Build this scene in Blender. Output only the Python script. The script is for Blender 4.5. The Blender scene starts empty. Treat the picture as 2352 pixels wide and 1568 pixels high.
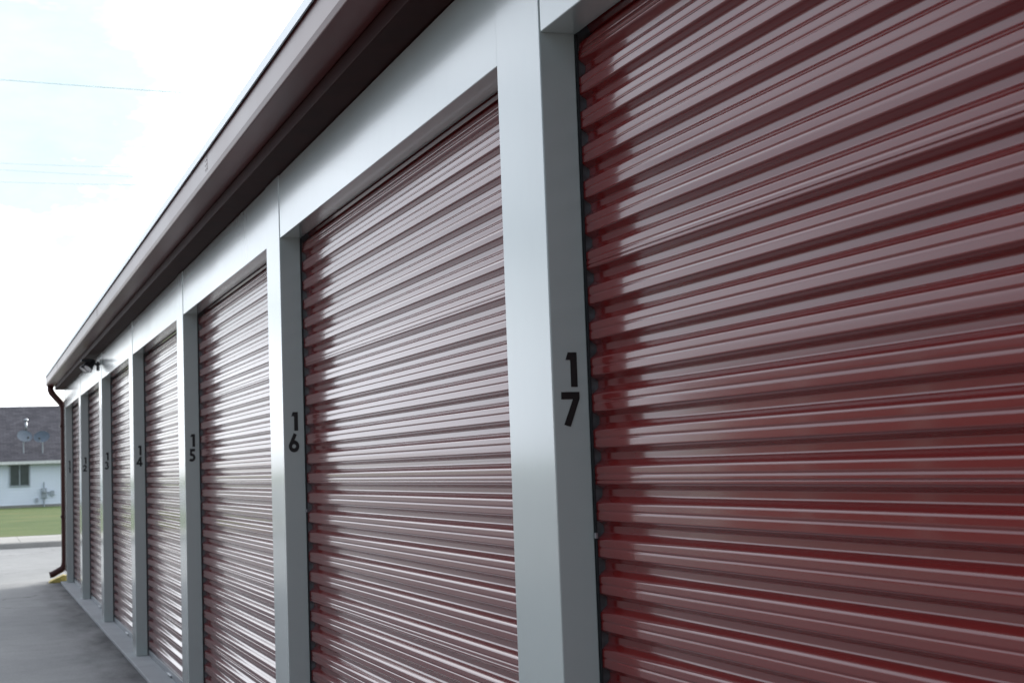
import bpy, math, random
from mathutils import Vector, Matrix
random.seed(4)
R = math.radians
sc = bpy.context.scene
col = sc.collection

# ------------------------------------------------------------------ camera
F = 3300.0; CW, CH = 2352.0, 1568.0
cd = bpy.data.cameras.new('camera'); cam = bpy.data.objects.new('camera', cd); col.objects.link(cam)
cd.sensor_width = 36; cd.lens = F/CW*36; cd.clip_end = 2000; cd.clip_start = .05
YAW, PITCH, ROLL, EYE = 20.7, 4.8, 2.06, 1.46
rot = (Matrix.Rotation(R(-YAW), 3, 'Z') @ Matrix.Rotation(R(90+PITCH), 3, 'X') @ Matrix.Rotation(R(-ROLL), 3, 'Z'))
cam.matrix_world = Matrix.Translation((0, 0, EYE)) @ rot.to_4x4()
cd.dof.use_dof = True; cd.dof.focus_distance = 4.0; cd.dof.aperture_fstop = 9.5
sc.camera = cam
def ray(px, py):
    return rot @ Vector(((px-CW/2)/F, -(py-CH/2)/F, -1.0))
def at(px, py, Y):
    d = ray(px, py); t = Y/d.y
    return Vector((d.x*t, Y, EYE+d.z*t))

# ------------------------------------------------------------------ materials
class NT:
    def __init__(s, name):
        s.m = bpy.data.materials.new(name); s.m.use_nodes = True
        s.t = s.m.node_tree; s.b = s.t.nodes['Principled BSDF']
    def n(s, ty, **k):
        nd = s.t.nodes.new(ty)
        for a, v in k.items(): setattr(nd, a, v)
        return nd
    def l(s, a, b): s.t.links.new(a, b)
    def noise(s, vec, scale, detail=3, rough=.5, w=None):
        nd = s.n('ShaderNodeTexNoise'); nd.inputs['Scale'].default_value = scale
        nd.inputs['Detail'].default_value = detail; nd.inputs['Roughness'].default_value = rough
        if w is not None:
            nd.noise_dimensions = '4D'; s.l(w, nd.inputs['W'])
        s.l(vec, nd.inputs['Vector']); return nd.outputs['Fac']
    def coords(s, scale=(1, 1, 1)):
        tc = s.n('ShaderNodeTexCoord'); mp = s.n('ShaderNodeMapping')
        mp.inputs['Scale'].default_value = scale
        s.l(tc.outputs['Object'], mp.inputs['Vector']); return mp.outputs['Vector']
    def ramp(s, fac, stops):
        r = s.n('ShaderNodeValToRGB'); e = r.color_ramp.elements
        while len(e) < len(stops): e.new(.5)
        for i, (p, c) in enumerate(stops):
            e[i].position = p; e[i].color = (c[0], c[1], c[2], 1) if hasattr(c, '__len__') else (c, c, c, 1)
        s.l(fac, r.inputs['Fac']); return r.outputs['Color']
    def mix(s, fac, a, b, bt='MIX'):
        m = s.n('ShaderNodeMix', data_type='RGBA', blend_type=bt)
        for sock, v in ((m.inputs[0], fac), (m.inputs[6], a), (m.inputs[7], b)):
            if hasattr(v, 'links'): s.l(v, sock)
            elif isinstance(v, (int, float)): sock.default_value = v
            else: sock.default_value = (v[0], v[1], v[2], 1)
        return m.outputs[2]
    def math(s, op, a, b=0, clamp=False):
        m = s.n('ShaderNodeMath', operation=op); m.use_clamp = clamp
        for i, v in enumerate((a, b)):
            if hasattr(v, 'links'): s.l(v, m.inputs[i])
            else: m.inputs[i].default_value = v
        return m.outputs[0]
    def bump(s, h, strength, dist):
        b = s.n('ShaderNodeBump'); b.inputs['Strength'].default_value = strength
        b.inputs['Distance'].default_value = dist; s.l(h, b.inputs['Height'])
        s.l(b.outputs['Normal'], s.b.inputs['Normal']); return b
def simple(name, c, rough=.5, metal=0, var=.12, scale=8, coat=0, spec=.5):
    t = NT(name); v = t.coords()
    f = t.noise(v, scale, 4)
    lo = [x*(1-var) for x in c]; hi = [x*(1+var) for x in c]
    t.l(t.ramp(f, [(.3, lo), (.7, hi)]), t.b.inputs['Base Color'])
    t.b.inputs['Roughness'].default_value = rough; t.b.inputs['Metallic'].default_value = metal
    t.b.inputs['Coat Weight'].default_value = coat; t.b.inputs['Specular IOR Level'].default_value = spec
    return t.m
def paint(name, c, rough, coat, coat_rough, wav_scale=0, wav=0, dirt=.1, dust=(.3, .28, .26), dustamt=.1, spec=.5):
    t = NT(name); v = t.coords(); v3 = t.coords((1, 1, .25))
    f = t.noise(v, 1.7, 5, .6); g = t.noise(v3, 7, 4, .6)
    base = t.ramp(f, [(.3, [x*(1-dirt) for x in c]), (.7, [x*(1+dirt) for x in c])])
    if dustamt: base = t.mix(t.math('MULTIPLY', t.ramp(g, [(.45, 0.), (.8, 1.)]), dustamt), base, dust)
    t.l(base, t.b.inputs['Base Color'])
    t.l(t.math('ADD', t.math('MULTIPLY', f, .08), rough-.04), t.b.inputs['Roughness'])
    t.b.inputs['Specular IOR Level'].default_value = spec
    t.b.inputs['Coat Weight'].default_value = coat; t.b.inputs['Coat Roughness'].default_value = coat_rough
    if wav:
        b = t.bump(t.noise(v, wav_scale, 1, .3), 1.0, wav)
        t.l(b.outputs['Normal'], t.b.inputs['Coat Normal'])
    return t.m
M = {}
M['door'] = paint('maroon_door_paint', (.158, .0135, .0130), .16, .45, .07, dirt=.04, dustamt=0, spec=.45)
M['trim'] = paint('pale_grey_steel_paint', (.425, .485, .465), .24, 1.0, .13, 1.2, .003, .03, (.35, .36, .33), .10)
M['maroon'] = paint('maroon_gutter_paint', (.085, .013, .011), .30, 0, .25, 1.5, .003, .15, (.16, .09, .08), .06, spec=.38)
M['spout'] = paint('maroon_brown_downspout_paint', (.048, .010, .008), .36, 0, .25, dustamt=.04, spec=.3)
M['drip'] = paint('pale_drip_edge', (.48, .58, .62), .3, .3, .2)
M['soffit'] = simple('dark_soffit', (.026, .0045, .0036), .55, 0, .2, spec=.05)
M['galv'] = simple('galvanised_steel', (.40, .42, .44), .35, .9, .15, 40)
M['clip'] = simple('dull_guide_steel', (.13, .14, .15), .38, .8, .3, 40)
M['darkmetal'] = simple('dark_guide_edge', (.02, .022, .024), .45, .3, .2, 30)
M['black'] = simple('black_vinyl', (.008, .008, .009), .35, 0, .1, 10)
M['blackm'] = simple('black_housing', (.02, .02, .022), .4)
M['white'] = simple('white_plastic', (.75, .75, .74), .4)
M['roofm'] = simple('roof_steel', (.45, .48, .48), .35, .2)
M['dish'] = simple('grey_dish_paint', (.10, .13, .17), .5)
M['glass'] = simple('dark_window_glass', (.035, .05, .05), .08, 0, .3, 2)
M['yellow'] = simple('dirty_yellow_paint', (.48, .38, .10), .7, 0, .5, 14)
M['wire'] = simple('overexposed_wire', (.66, .85, .90), .6)  # pale blue paints in the sky glare that washes over the dark wires
M['meter'] = simple('grey_meter_paint', (.36, .40, .44), .5)

def concrete(name, c0, c1, near=False):
    t = NT(name); v = t.coords()
    a = t.noise(v, .35, 6, .6); b = t.noise(v, 3.0, 6, .7); g = t.noise(v, 120, 3, .6)
    base = t.ramp(a, [(.35, c0), (.65, c1)])
    base = t.mix(t.math('MULTIPLY', t.ramp(b, [(.45, 0.), (.7, 1.)]), .24), base, [x*.55 for x in c0])
    base = t.mix(.4, base, t.ramp(g, [(.3, .2), (.7, 1.)]), 'MULTIPLY')
    if near:
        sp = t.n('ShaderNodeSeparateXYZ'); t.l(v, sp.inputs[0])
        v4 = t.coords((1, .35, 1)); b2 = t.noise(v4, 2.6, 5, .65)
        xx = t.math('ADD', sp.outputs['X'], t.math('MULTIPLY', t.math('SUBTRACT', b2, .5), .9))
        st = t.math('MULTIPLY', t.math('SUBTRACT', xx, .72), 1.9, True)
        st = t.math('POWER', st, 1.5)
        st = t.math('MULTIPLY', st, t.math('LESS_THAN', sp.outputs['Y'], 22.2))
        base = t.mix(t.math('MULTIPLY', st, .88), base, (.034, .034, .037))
        vo = t.n('ShaderNodeTexVoronoi', feature='DISTANCE_TO_EDGE'); vo.inputs['Scale'].default_value = .16
        vd = t.n('ShaderNodeVectorMath', operation='ADD'); nn = t.n('ShaderNodeTexNoise'); nn.inputs['Scale'].default_value = 1.5; nn.inputs['Detail'].default_value = 5
        t.l(v, nn.inputs['Vector']); t.l(v, vd.inputs[0]); t.l(nn.outputs['Color'], vd.inputs[1]); t.l(vd.outputs[0], vo.inputs['Vector'])
        cr = t.math('LESS_THAN', vo.outputs['Distance'], .0016)
        base = t.mix(t.math('MULTIPLY', cr, .6), base, (.04, .04, .04))
    t.l(base, t.b.inputs['Base Color']); t.b.inputs['Roughness'].default_value = .85
    t.b.inputs['Specular IOR Level'].default_value = .25
    t.bump(g, .3, .002)
    return t.m
M['lot'] = concrete('lot_concrete', (.265, .268, .268), (.345, .345, .342), True)
M['walk'] = concrete('walk_concrete', (.36, .35, .33), (.45, .435, .41))
M['apron'] = concrete('apron_concrete', (.36, .375, .385), (.46, .475, .485))
def grass():
    t = NT('lawn_grass'); v = t.coords(); a = t.noise(v, .25, 5, .6); b = t.noise(v, 14, 4, .8)
    c = t.ramp(a, [(.35, (.062, .112, .016)), (.55, (.100, .145, .028)), (.75, (.155, .160, .045))])
    c = t.mix(.6, c, t.ramp(b, [(.3, .5), (.7, 1.)]), 'MULTIPLY')
    t.l(c, t.b.inputs['Base Color']); t.b.inputs['Roughness'].default_value = .9; t.bump(b, 1, .05); return t.m
M['grass'] = grass()
def shingle():
    t = NT('grey_shingles'); v = t.coords()
    br = t.n('ShaderNodeTexBrick'); br.inputs['Scale'].default_value = 1.0
    br.inputs['Brick Width'].default_value = .33; br.inputs['Row Height'].default_value = .14
    br.inputs['Mortar Size'].default_value = .008
    br.inputs['Color1'].default_value = (.078, .074, .084, 1); br.inputs['Color2'].default_value = (.125, .118, .130, 1); br.inputs['Mortar'].default_value = (.04, .04, .05, 1)
    t.l(v, br.inputs['Vector']); n = t.noise(v, 1.3, 4)
    t.l(t.mix(.5, br.outputs['Color'], t.ramp(n, [(.3, .6), (.7, 1.)]), 'MULTIPLY'), t.b.inputs['Base Color'])
    t.b.inputs['Roughness'].default_value = .9; t.b.inputs['Specular IOR Level'].default_value = .2; return t.m
M['shingle'] = shingle()
M['siding'] = simple('white_siding', (.80, .86, .95), .55, 0, .03, 1)

# ------------------------------------------------------------------ mesh builder
class MB:
    def __init__(s): s.v = []; s.f = []
    def box(s, x0, x1, y0, y1, z0, z1):
        o = len(s.v)
        s.v += [(x0,y0,z0),(x1,y0,z0),(x1,y1,z0),(x0,y1,z0),(x0,y0,z1),(x1,y0,z1),(x1,y1,z1),(x0,y1,z1)]
        s.f += [tuple(o+i for i in q) for q in ((0,3,2,1),(4,5,6,7),(0,1,5,4),(1,2,6,5),(2,3,7,6),(3,0,4,7))]
        return s
    def extrude_y(s, prof, y0, y1):   # prof (x,z)
        o = len(s.v); n = len(prof)
        s.v += [(x, y0, z) for x, z in prof] + [(x, y1, z) for x, z in prof]
        s.f += [(o+i, o+(i+1) % n, o+n+(i+1) % n, o+n+i) for i in range(n)]
        s.f += [tuple(o+i for i in range(n-1, -1, -1)), tuple(o+n+i for i in range(n))]
        return s
    def tube(s, pts, r, n=10, r2=None, cap=True):
        pts = [Vector(p) for p in pts]; o = len(s.v); m = len(pts); up = None
        for i, p in enumerate(pts):
            d = (pts[min(i+1, m-1)] - pts[max(i-1, 0)]).normalized()
            if up is None: up = Vector((0, 0, 1)) if abs(d.z) < .9 else Vector((1, 0, 0))
            a = d.cross(up).normalized(); b = a.cross(d).normalized(); up = b
            rr = r if r2 is None else r + (r2-r)*i/(m-1)
            for k in range(n):
                an = 2*math.pi*k/n + math.pi/n
                s.v.append(tuple(p + a*math.cos(an)*rr + b*math.sin(an)*rr))
        for i in range(m-1):
            for k in range(n):
                s.f.append((o+i*n+k, o+i*n+(k+1) % n, o+(i+1)*n+(k+1) % n, o+(i+1)*n+k))
        if cap:
            s.f.append(tuple(o+k for k in range(n-1, -1, -1))); s.f.append(tuple(o+(m-1)*n+k for k in range(n)))
        return s
    def lathe(s, prof, n=24, mat=None):   # prof (r, z)
        mat = mat or Matrix(); o = len(s.v); m = len(prof)
        for r, z in prof:
            for k in range(n):
                a = 2*math.pi*k/n
                s.v.append(tuple(mat @ Vector((r*math.cos(a), r*math.sin(a), z))))
        for i in range(m-1):
            for k in range(n):
                s.f.append((o+i*n+k, o+i*n+(k+1) % n, o+(i+1)*n+(k+1) % n, o+(i+1)*n+k))
        return s
    def build(s, name, mat, parent=None, smooth=False, bevel=0, loc=(0, 0, 0)):
        me = bpy.data.meshes.new(name); me.from_pydata(s.v, [], s.f); me.update()
        me.materials.append(mat)
        o = bpy.data.objects.new(name, me); col.objects.link(o); o.location = loc
        if parent: o.parent = parent
        if smooth:
            for p in me.polygons: p.use_smooth = True
        if bevel:
            b = o.modifiers.new('bevel', 'BEVEL'); b.width = bevel; b.segments = 3; b.limit_method = 'ANGLE'; b.harden_normals = False
        return o
def tag(o, label=None, cat=None, group=None, kind=None):
    if label: o['label'] = label
    if cat: o['category'] = cat
    if group: o['group'] = group
    if kind: o['kind'] = kind
    return o
def empty(name, loc, rz=0):
    o = bpy.data.objects.new(name, None); col.objects.link(o); o.location = loc; o.rotation_euler = (0, 0, rz); o.empty_display_size = .2
    return o
def copy_tree(o, parent):
    c = o.copy(); col.objects.link(c); c.parent = parent
    for ch in list(o.children): copy_tree(ch, c)
    return c

# ------------------------------------------------------------------ setting
W = 1.25
NY, FY = -3.05, 21.70        # building ends
tag(MB().box(-600, 600, -600, 900, -1.2, -.60).build('ground', M['grass']), 'flat ground reaching to the horizon', 'ground', kind='structure')
lot = MB()
for (x0, x1, y0, y1) in ((-40, W-.075, -30, FY+.3), (-40, 60, FY+.308, 26.5), (-40, 60, 26.508, 33.3), (-60, -5.01, 33.308, 160)):  # last slab is unseen, added so the doors reflect grey instead of lawn
    lot.box(x0, x1, y0, y1, -.5, -.02)
tag(lot.build('concrete_lot', M['lot']), 'stained grey concrete lot beside the storage row', 'concrete lot', kind='structure')
tag(MB().box(W-.07, W+9, NY, FY+.02, -.4, 0).build('concrete_apron', M['apron'], bevel=.006), 'pale concrete slab edge under the storage doors', 'concrete slab', kind='structure')
k = MB().box(-5, 80, 33.31, 33.46, -.5, .10)
tag(k.build('kerb', M['walk'], bevel=.02), 'concrete kerb along the lawn', 'kerb', kind='structure')
wk = MB()
x = -5
while x < 80:
    wk.box(x, x+1.49, 33.47, 37.0, -.4, .105); x += 1.5
tag(wk.build('pavement', M['walk']), 'pale concrete pavement in front of the lawn', 'pavement', kind='structure')
tag(MB().box(-5, 300, 37.01, 500, -.5, .11).build('lawn', M['grass']), 'mown green lawn in front of the white house', 'lawn', kind='structure')

# ------------------------------------------------------------------ storage building
BW = 2.76; SP = 3.05; HB = 2.46; HT = 2.735; JD = .088; DX = -.0255
B = tag(empty('storage_building', (W, 0, 0)), 'long storage building with maroon roll up doors and pale grey piers', 'storage building')
# shell
sh = MB()
sh.box(.10, 9.0, FY-.06, FY, 0, HT+.05); sh.box(.104, 9.0, NY-.0, NY+.06, 0, HT+.05); sh.box(8.94, 9.0, NY+.061, FY-.061, 0, HT+.05)
for ya, yb in ((FY-.06, FY), (NY, NY+.06)):
    sh.extrude_y([(.02, 2.79), (9.0, 2.79), (4.5, 3.40)], ya+.001, yb-.001)
sh.build('wall', M['trim'], B)
rf = MB().extrude_y([(-.235, 2.925), (4.5, 3.46), (9.25, 2.925), (9.25, 2.955), (4.5, 3.49), (-.235, 2.955)], NY-.15, FY+.16)
rf.build('roof', M['roofm'], B)
MB().extrude_y([(-.252, 2.915), (-.246, 2.915), (-.246, 2.948), (-.15, 2.958), (-.15, 2.963), (-.252, 2.953)], NY-.15, FY+.165).build('drip_edge', M['drip'], B)
gut = MB().extrude_y([(-.240, 2.925), (-.240, 2.82), (-.232, 2.80), (-.12, 2.790), (-.12, 2.92)], NY-.15, FY+.15)
g = gut.build('gutter', M['maroon'], B, bevel=.004)
for yy in (6.55, 12.7, 18.85):
    j = MB().box(-.2408, -.2401, yy-.03, yy+.03, 2.836, 2.912)
    for dy in (-.018, .018):
        for dz in (.008, .028, .048, .068):
            j.lathe([(.0, .0015), (.003, .0012), (.004, 0)], 8, Matrix.Translation((-.2409, yy+dy, 2.836+dz)) @ Matrix.Rotation(R(-90), 4, 'Y'))
    j.build('seam', M['maroon'], g)
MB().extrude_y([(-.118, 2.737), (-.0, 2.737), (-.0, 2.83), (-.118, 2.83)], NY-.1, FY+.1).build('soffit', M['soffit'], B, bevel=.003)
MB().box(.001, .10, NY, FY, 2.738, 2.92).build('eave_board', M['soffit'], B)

# digits
def ribbon(pts, w, closed=False):
    pts = [Vector((p[0], p[1])) for p in pts]; n = len(pts); L = []; Rr = []
    for i, p in enumerate(pts):
        a = pts[(i-1) % n] if (closed or i > 0) else None
        b = pts[(i+1) % n] if (closed or i < n-1) else None
        d1 = (p-a).normalized() if a is not None else (b-p).normalized()
        d2 = (b-p).normalized() if b is not None else d1
        t = (d1+d2).normalized(); nn = Vector((-t.y, t.x)); k = 1/max(.6, nn.dot(Vector((-d1.y, d1.x))))
        L.append(p+nn*w/2*k); Rr.append(p-nn*w/2*k)
    q = []
    for i in range(n if closed else n-1):
        j = (i+1) % n; q.append([Rr[i], Rr[j], L[j], L[i]])
    return q
def arc(cx, cy, rx, ry, a0, a1, n=22):
    return [(cx+rx*math.cos(R(a0+(a1-a0)*i/n)), cy+ry*math.sin(R(a0+(a1-a0)*i/n))) for i in range(n+1)]
def glyph(c):
    w = .21
    P = lambda *p: [[Vector(q) for q in p]]
    if c == '1': return [P((.37,0),(.61,0),(.61,1),(.37,1)), P((.20,.78),(.38,.78),(.38,1),(.29,1))]
    if c == '7': return [P((0,.79),(.66,.79),(.66,1),(0,1)), P((.07,.06),(.30,0),(.66,.81),(.42,.81))]
    if c == '6': return [ribbon(arc(.33, .32, .225, .215, 0, 360, 32)[:-1], w, True), ribbon([(.135, .40), (.26, .66), (.42, .98)], w)]
    if c == '5': return [P((.14,.79),(.60,.79),(.60,1),(.14,1)), P((.12,.50),(.29,.53),(.34,.80),(.16,.80)), ribbon(arc(.29, .32, .225, .215, 125, -140), w)]
    if c == '4': return [P((.38,0),(.60,0),(.60,1),(.38,1)), P((0,.19),(.70,.19),(.70,.38),(0,.38)), ribbon([(.48, .93), (.09, .29)], w*.9)]
    if c == '3': return [ribbon(arc(.30, .73, .18, .17, 160, -90), w*.95), ribbon(arc(.30, .30, .215, .20, 90, -160), w)]
    if c == '2': return [ribbon(arc(.32, .68, .205, .215, 185, -30), w), ribbon([(.50, .57), (.14, .10)], w), P((.02,0),(.66,0),(.66,.20),(.02,.20))]
def number_mb(s):
    mb = MB(); H = .080; gap = .0115
    for i, c in enumerate(s):
        zb = 1.708 - H - i*(H+gap)
        for li, quads in enumerate(glyph(c)):
            y = -.0012 - li*.0003
            for q in quads:
                o = len(mb.v)
                for p in q: mb.v.append((.043 + (p[0]-.36)*H*.87, y, zb+p[1]*H))
                mb.f.append(tuple(range(o, o+len(q))))
    return mb
# piers
pier_me = None; piers = {}
for i, num in enumerate(range(19, 11, -1)):
    y = -3.05 + i*SP
    if pier_me is None:
        p = MB().box(-.0025, JD, 0, .29, 0, HT).build('pier', M['trim'], B, bevel=.003, loc=(0, y, 0)); pier_me = p
    else:
        p = pier_me.copy(); col.objects.link(p); p.parent = B; p.location = (0, y, 0)
    piers[num] = p
p = MB().box(-.0025, JD, 0, FY-21.35, 0, HT).build('pier', M['trim'], B, bevel=.003, loc=(0, 21.35, 0)); piers[11] = p
for num in range(11, 18):
    number_mb(str(num)).build('unit_number', M['black'], piers[num])
# roll up doors
def curtain():
    P = .083; n = 31; x0 = .1375; z0 = .05; ZB = 2.385; Rr = .20
    S = lambda t: (lambda q: q*q*(3-2*q))(max(0, min(1, t)))
    vs = sorted(set([round(i*.0010, 5) for i in range(84)] + [round(.041+i*.0005, 5) for i in range(23)] + [round(.032+i*.0005, 5) for i in range(12)]))
    pts = []
    for i in range(n):
        for v in vs:
            if v >= P: continue
            u = .0190*S((v-.012)/.016)*(1-S((v-.062)/.021))
            u -= .0012*math.exp(-((v-.046)/.0026)**2)
            if i % 6 == 4:
                u -= .0020*math.exp(-((v-.034)/.0011)**2)
            s = z0 + i*P + v
            if s <= ZB: pts.append((x0-u, s))
            else:
                a = (s-ZB)/Rr; pts.append((x0+Rr*(1-math.cos(a)) - u*math.cos(a), ZB+Rr*math.sin(a)+u*math.sin(a)))
    mb = MB(); m = len(pts); ys = (.0005, .5, 1.38, 2.26, BW-.0005)
    for y in ys: mb.v += [(x, y, z) for x, z in pts]
    for c in range(len(ys)-1):
        for i in range(m-1):
            mb.f.append((c*m+i, c*m+i+1, (c+1)*m+i+1, (c+1)*m+i))
    return mb
door = curtain().build('roll_up_door', M['door'], B, smooth=True, loc=(DX, NY+.29, 0))
for side in (0, 1):
    f = (lambda a, b: (BW-b, BW-a)) if side else (lambda a, b: (a, b))
    MB().box(.1145, .175, *f(-.02, .0002), 0, HB+.15).build('guide_rail', M['clip'], door)
    MB().box(.1146, .1180, *f(.0003, .0070), 0, HB-.001).build('guide_lip', M['darkmetal'], door)
MB().box(.118, .146, .012, BW-.012, .004, .05).build('bottom_bar', M['galv'], door, bevel=.002)
MB().box(.105, .117, BW*.5-.1, BW*.5+.1, .012, .02).build('lift_handle', M['galv'], door, bevel=.002)
MB().box(.108, .1145, BW-.018, BW-.008, 1.280, 1.293).build('latch', M['galv'], door, bevel=.001)
for i in range(1, 8):
    d = copy_tree(door, B); d.location = (DX, -3.05+.29+i*SP, 0)
# header panels
hp = MB().box(0, JD+.001, .002, BW-.002, HB, HT-.001).build('header_panel', M['trim'], B, bevel=.003, loc=(0, NY+.29, 0))
for i in range(1, 8):
    c = hp.copy(); col.objects.link(c); c.parent = B; c.location = (0, -3.05+.29+i*SP, 0)
# downspout
ds = MB()
path = [(-.18, FY+.07, 2.80), (-.18, FY+.07, 2.74), (-.165, FY+.07, 2.70), (-.03, FY+.055, 2.54), (-.008, FY+.055, 2.49), (-.005, FY+.055, 2.4),
        (-.005, FY+.055, 1.2), (-.005, FY+.055, .30), (-.012, FY+.055, .23), (-.04, FY+.055, .175), (-.17, FY+.055, .105), (-.215, FY+.055, .095)]
ds.tube(path, .048, 8)
dso = ds.build('downspout', M['spout'], B, smooth=True)
for z in (.9, 2.2):
    MB().box(-.060, .05, FY+.002, FY+.107, z, z+.03).build('strap', M['spout'], dso)
sb = MB().extrude_y([(1.02, -.018), (W+.02, -.018), (W+.02, .07), (W-.02, .085), (1.05, .010)], FY+.02, FY+.28)
tag(sb.build('splash_block', M['yellow'], bevel=.006), 'small dirty yellow splash block under the end downspout', 'splash block')

# security light under the eave
L = tag(empty('security_light', (W, 15.62, 2.62)), 'black twin head security light on the far header', 'security light')
MB().lathe([(0, -.02), (.045, -.02), (.05, -.012), (.05, 0)], 20, Matrix.Rotation(R(-90), 4, 'Y') @ Matrix.Rotation(R(180), 4, 'X')).build('base_plate', M['blackm'], L, True)
MB().tube([(-.0, 0, .0), (-.04, 0, .03), (-.09, 0, .05), (-.14, 0, .05)], .012, 8).build('bracket', M['blackm'], L)
MB().box(-.175, -.06, -.03, .03, .045, .075).build('sensor_housing', M['blackm'], L, bevel=.006)
for s, ang in ((-1, 28), (1, -15)):
    m = Matrix.Translation((-.10 - .02*s, .045*s, .01)) @ Matrix.Rotation(R(ang*s+180), 4, 'X') @ Matrix.Rotation(R(-35), 4, 'Y') @ Matrix.Scale(.9, 4)
    hd = MB().lathe([(0, -.07), (.025, -.07), (.03, -.04), (.036, 0), (.055, .06), (.058, .065), (.05, .062)], 20, m).build('lamp_head', M['blackm'], L, True)
    MB().lathe([(0, .050), (.03, .052), (.05, .060)], 20, m).build('lens', M['white'], hd, True)

# ------------------------------------------------------------------ facing row across the lot (seen in the reflections)
B2 = tag(empty('storage_building', (-9.6, 0, 0)), 'facing row of storage units across the concrete lot', 'storage building')
w2 = MB().box(-6, -.16, -14, 24, -.3, 2.74)
w2.build('wall', M['trim'], B2)
MB().extrude_y([(.25, 2.80), (.25, 2.93), (-3, 3.4), (-6.3, 2.93), (-6.3, 2.75)], -14.2, 24.2).build('roof', M['maroon'], B2)
pm = MB().box(-.10, 0, 0, .29, 0, 2.74).build('pier', M['trim'], B2, loc=(0, -14, 0))
hm = MB().box(-.16, -.004, -14, 24, 2.46, 2.738).build('header_panel', M['maroon'], B2)
for i in range(12):
    if i: c = pm.copy(); col.objects.link(c); c.parent = B2; c.location = (0, -14+i*SP, 0)
    d = door.copy(); col.objects.link(d); d.parent = B2; d.rotation_euler = (0, 0, math.pi); d.location = (-.01, -14+.29+i*SP+BW, 0)

# ------------------------------------------------------------------ white house beyond the lawn
HY = 75.0; GZ = .11
H = tag(empty('house', (0, HY, GZ)), 'low white house with dark grey shingle roof beyond the lawn', 'house')
def hb(px, py, off=0):
    v = at(px, py, HY+off); return v.x, v.z-GZ
wz = hb(70, 1062)[1]
wl = MB(); x0, x1 = -4.0, 14.0
wx0, wz0 = hb(24, 1115); wx1, wz1 = hb(66, 1067)
n = 14; hh = wz/n
for i in range(n):
    o = len(wl.v)
    za, zb = .12+i*hh*.955, .12+(i+1)*hh*.955
    wl.v += [(x0, -.02, za), (x1, -.02, za), (x1, 0, zb), (x0, 0, zb), (x0, .1, za), (x1, .1, za)]
    wl.f += [(o, o+1, o+2, o+3), (o, o+4, o+5, o+1)]
wl.box(x0+.001, x1-.001, .02, 9, .1, wz+.1)
for xx in (x0+.001, x1-.201):
    o = len(wl.v)
    wl.v += [(xx, -.1, wz), (xx, 9.1, wz), (xx, 4.5, 5.0), (xx+.2, -.1, wz), (xx+.2, 9.1, wz), (xx+.2, 4.5, 5.0)]
    wl.f += [(o, o+1, o+2), (o+5, o+4, o+3)]
wl.build('wall', M['siding'], H)
MB().box(x0-.01, x1+.01, .01, 9.05, -.1, .118).build('foundation', M['walk'], H)
rz = at(100, 938, HY+4.5).z-GZ
ro = MB(); ex = .5
prof = [(-.35, wz-.05), (4.5, rz), (9.35, wz-.05), (9.35, wz+.07), (4.5, rz+.13), (-.35, wz+.07)]
ro.v += [(x0-ex, a, b) for a, b in prof] + [(x1+ex, a, b) for a, b in prof]
ro.f += [(i, (i+1) % 6, 6+(i+1) % 6, 6+i) for i in range(6)] + [(0, 5, 4, 1), (1, 4, 3, 2), (6, 7, 10, 11), (7, 8, 9, 10)]
roof = ro.build('roof', M['shingle'], H)
MB().box(x0-ex, x1+ex, -.40, -.352, wz-.07, wz+.075).build('fascia', M['white'], roof)
def roofpt(px, py):   # point on the near roof slope along a pixel ray
    d = ray(px, py); k = (rz-wz)/(4.85)
    t = (wz+.07+GZ - EYE - k*(HY-.35)) / (d.z - k*d.y)
    return Vector((d.x*t, d.y*t, EYE+d.z*t))
v = roofpt(60, 990); lo = v - Vector((0, HY, GZ))
MB().tube([lo-Vector((0, 0, .1)), lo+Vector((0, 0, .55))], .06, 12).lathe([(.06, 0), (.11, .02), (.11, .10), (0, .16)], 12, Matrix.Translation(lo+Vector((0, 0, .5)))).build('vent_pipe', M['galv'], roof, True)
wf = MB(); t_ = .06
wf.box(wx0-t_, wx1+t_, -.06, -.022, wz1, wz1+t_); wf.box(wx0-t_, wx1+t_, -.07, -.022, wz0-t_, wz0)
wf.box(wx0-t_, wx0, -.06, -.022, wz0, wz1); wf.box(wx1, wx1+t_, -.06, -.022, wz0, wz1)
wf.box((wx0+wx1)/2-.025, (wx0+wx1)/2+.025, -.055, -.024, wz0, wz1)
win = wf.build('window', M['meter'], H)
for a, b in ((wx0, (wx0+wx1)/2-.025), ((wx0+wx1)/2+.025, wx1)):
    MB().box(a, b, -.035, -.023, wz0, wz1).build('pane', M['glass'], win)
mx, mz = hb(101, 1132)
me_ = MB().box(mx-.13, mx+.13, -.16, -.022, mz-.22, mz+.25); me_.lathe([(0, .12), (.08, .10), (.09, 0)], 16, Matrix.Translation((mx, -.16, mz+.08)) @ Matrix.Rotation(R(90), 4, 'X'))
me_.build('meter_box', M['meter'], H)
MB().tube([(mx, -.07, mz+.2), (mx, -.07, mz+.55)], .03, 8).build('conduit', M['meter'], H)
MB().tube([(mx, -.07, mz-.2), (mx, -.07, .0)], .035, 8).build('conduit', M['meter'], H)
MB().tube([(mx+.12, -.06, mz+.02), (mx+.30, -.06, mz+.02)], .018, 6).build('conduit', M['meter'], H)
MB().box(mx-.40, mx-.27, -.12, -.022, mz-.42, mz-.22).build('junction_box', M['meter'], H)
MB().box(mx+.30, mx+.48, -.12, -.022, mz-.12, mz+.12).build('junction_box', M['meter'], H)

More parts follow.
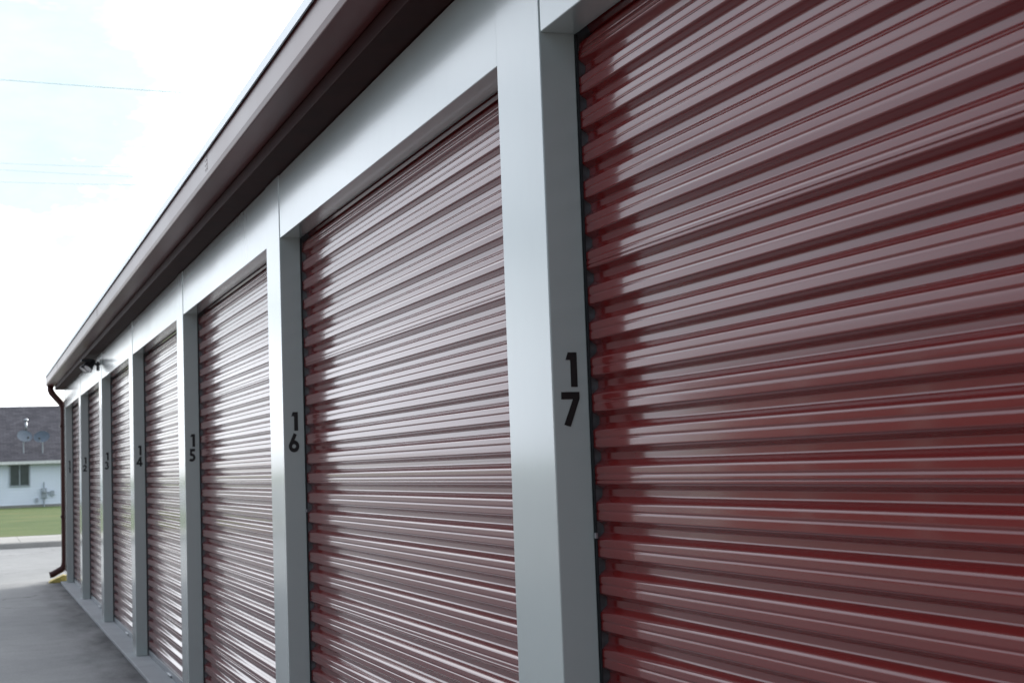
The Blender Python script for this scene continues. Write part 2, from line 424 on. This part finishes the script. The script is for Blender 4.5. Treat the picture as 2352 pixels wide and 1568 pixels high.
# satellite dishes on the roof
def dish(px, base_py, cy_py, rz_, label):
    v = roofpt(px, base_py); root = tag(empty('satellite_dish', v, rz_), label, 'satellite dish', 'satellite dishes on the house roof')
    h = (base_py-cy_py)/F*v.y*1.06
    MB().tube([(0, 0, -.05), (0, 0, h-.05), (0, -.08, h)], .028, 8).build('mast', M['meter'], root)
    m = Matrix.Translation((0, -.1, h)) @ Matrix.Rotation(R(68), 4, 'X') @ Matrix.Diagonal((1.1, .85, 1, 1))
    pr = [(0.001, 0)] + [(r_, .30*r_*r_) for r_ in (.08, .16, .24, .32, .36)] + [(.365, .045), (.36, .03), (.24, .005), (.001, -.012)]
    MB().lathe(pr, 28, m).build('reflector', M['dish'], root, True)
    MB().tube([(0, -.15, h-.28), (0, -.45, h-.22), (0, -.5, h-.12)], .015, 6).build('feed_arm', M['meter'], root)
    MB().lathe([(0, -.05), (.04, -.05), (.045, .05), (0, .06)], 12, Matrix.Translation((0, -.5, h-.08)) @ Matrix.Rotation(R(70), 4, 'X')).build('receiver', M['blackm'], root, True)
dish(54, 1040, 1006, R(25), 'left grey satellite dish, nearer the roof vent pipe')
dish(98, 1040, 1007, R(-20), 'right grey satellite dish, above the electric meter')

# ------------------------------------------------------------------ overhead wires
def wire(p, q, Y0, Y1, r, label, ext=8):
    a = at(*p, Y0); b = at(*q, Y1); d = b-a
    pts = [a + d*(t/12*ext) + Vector((0, 0, .002*t*t)) for t in range(-12, 13)]
    tag(MB().tube(pts, r, 6).build('power_line', M['wire']), label, 'power line', 'overhead power lines')
wire((0, 183), (315, 207), 34, 36, .0115, 'highest overhead wire crossing the upper left sky', 5)
wire((0, 375), (100, 379), 60, 61, .0085, 'upper wire of the close trio left of the eave')
wire((0, 390), (100, 396), 60, 61, .0080, 'middle wire of the close trio left of the eave')
wire((0, 418), (100, 421), 60, 61, .0085, 'bottom wire of the close trio left of the eave')
wire((0, 711), (150, 714), 70, 71, .017, 'lowest overhead wire above the house roof')

# ------------------------------------------------------------------ light
AZ, EL = 50.0, 22.0
S = Vector((math.sin(R(AZ))*math.cos(R(EL)), math.cos(R(AZ))*math.cos(R(EL)), math.sin(R(EL))))
sd = bpy.data.lights.new('sun', 'SUN'); sd.energy = 3.3; sd.angle = R(.5); sd.color = (1, .96, .9)
so = bpy.data.objects.new('sun', sd); col.objects.link(so); so.rotation_euler = S.to_track_quat('Z', 'Y').to_euler(); so.location = (10, 20, 20)
w = bpy.data.worlds.new('World'); sc.world = w; w.use_nodes = True; nt = w.node_tree; N = nt.nodes; K = nt.links
bg = N['Background']; bg.inputs['Strength'].default_value = .12
sky = N.new('ShaderNodeTexSky'); sky.sky_type = 'NISHITA'; sky.sun_disc = False; sky.sun_elevation = R(EL); sky.sun_rotation = R(AZ)
tc = N.new('ShaderNodeTexCoord')
def wm(op, a, b=0, clamp=False):
    m = N.new('ShaderNodeMath'); m.operation = op; m.use_clamp = clamp
    for i, v in enumerate((a, b)):
        if hasattr(v, 'links'): K.new(v, m.inputs[i])
        else: m.inputs[i].default_value = v
    return m.outputs[0]
def wdot(vec):
    d = N.new('ShaderNodeVectorMath'); d.operation = 'DOT_PRODUCT'; K.new(tc.outputs['Generated'], d.inputs[0]); d.inputs[1].default_value = vec
    return d.outputs['Value']
def wmix(f, a, b):
    m = N.new('ShaderNodeMix'); m.data_type = 'RGBA'
    for s, v in ((m.inputs[0], f), (m.inputs[6], a), (m.inputs[7], b)):
        if hasattr(v, 'links'): K.new(v, s)
        else: s.default_value = v
    return m.outputs[2]
h = wm('ADD', wm('MULTIPLY', wdot(S), .5), .5, True)
lum = wm('ADD', wm('MULTIPLY', wm('POWER', h, 1.9), 3.4/.12), .68/.12)
mp = N.new('ShaderNodeMapping'); mp.inputs['Scale'].default_value = (1, 1, 2.6); K.new(tc.outputs['Generated'], mp.inputs['Vector'])
no = N.new('ShaderNodeTexNoise'); no.inputs['Scale'].default_value = 3.2; no.inputs['Detail'].default_value = 7; no.inputs['Roughness'].default_value = .58
K.new(mp.outputs[0], no.inputs['Vector'])
cr = N.new('ShaderNodeValToRGB'); cr.color_ramp.elements[0].position = .36; cr.color_ramp.elements[1].position = .60
cr.color_ramp.elements[0].color = (.4, .4, .4, 1); K.new(no.outputs['Fac'], cr.inputs['Fac'])
cc = wmix(wm('POWER', h, 3), (.77, .86, 1, 1), (1, .985, .95, 1))
ml = N.new('ShaderNodeVectorMath'); ml.operation = 'SCALE'; K.new(cc, ml.inputs[0]); K.new(lum, ml.inputs['Scale'])
clouds = wmix(cr.outputs['Color'], sky.outputs[0], ml.outputs[0])
# thin spot in the cloud where faint blue shows
gd = ray(30, 230).normalized()
no2 = N.new('ShaderNodeTexNoise'); no2.inputs['Scale'].default_value = 16; no2.inputs['Detail'].default_value = 6; no2.inputs['Roughness'].default_value = .6
K.new(mp.outputs[0], no2.inputs['Vector'])
gap = wm('ADD', wm('MULTIPLY', wm('SUBTRACT', wdot(gd), math.cos(R(7.0))), 1/(1-math.cos(R(7.0)))), wm('MULTIPLY', wm('SUBTRACT', no2.outputs['Fac'], .5), 1.6))
gap = wm('MULTIPLY', gap, 1.6, True)
thin = wmix(no2.outputs['Fac'], (.76/.12, .98/.12, 1.06/.12, 1), (1.08/.12, 1.1/.12, 1.12/.12, 1))
K.new(wmix(gap, clouds, thin), bg.inputs['Color'])
sc.view_settings.view_transform = 'Standard'; sc.view_settings.look = 'None'; sc.view_settings.exposure = 0
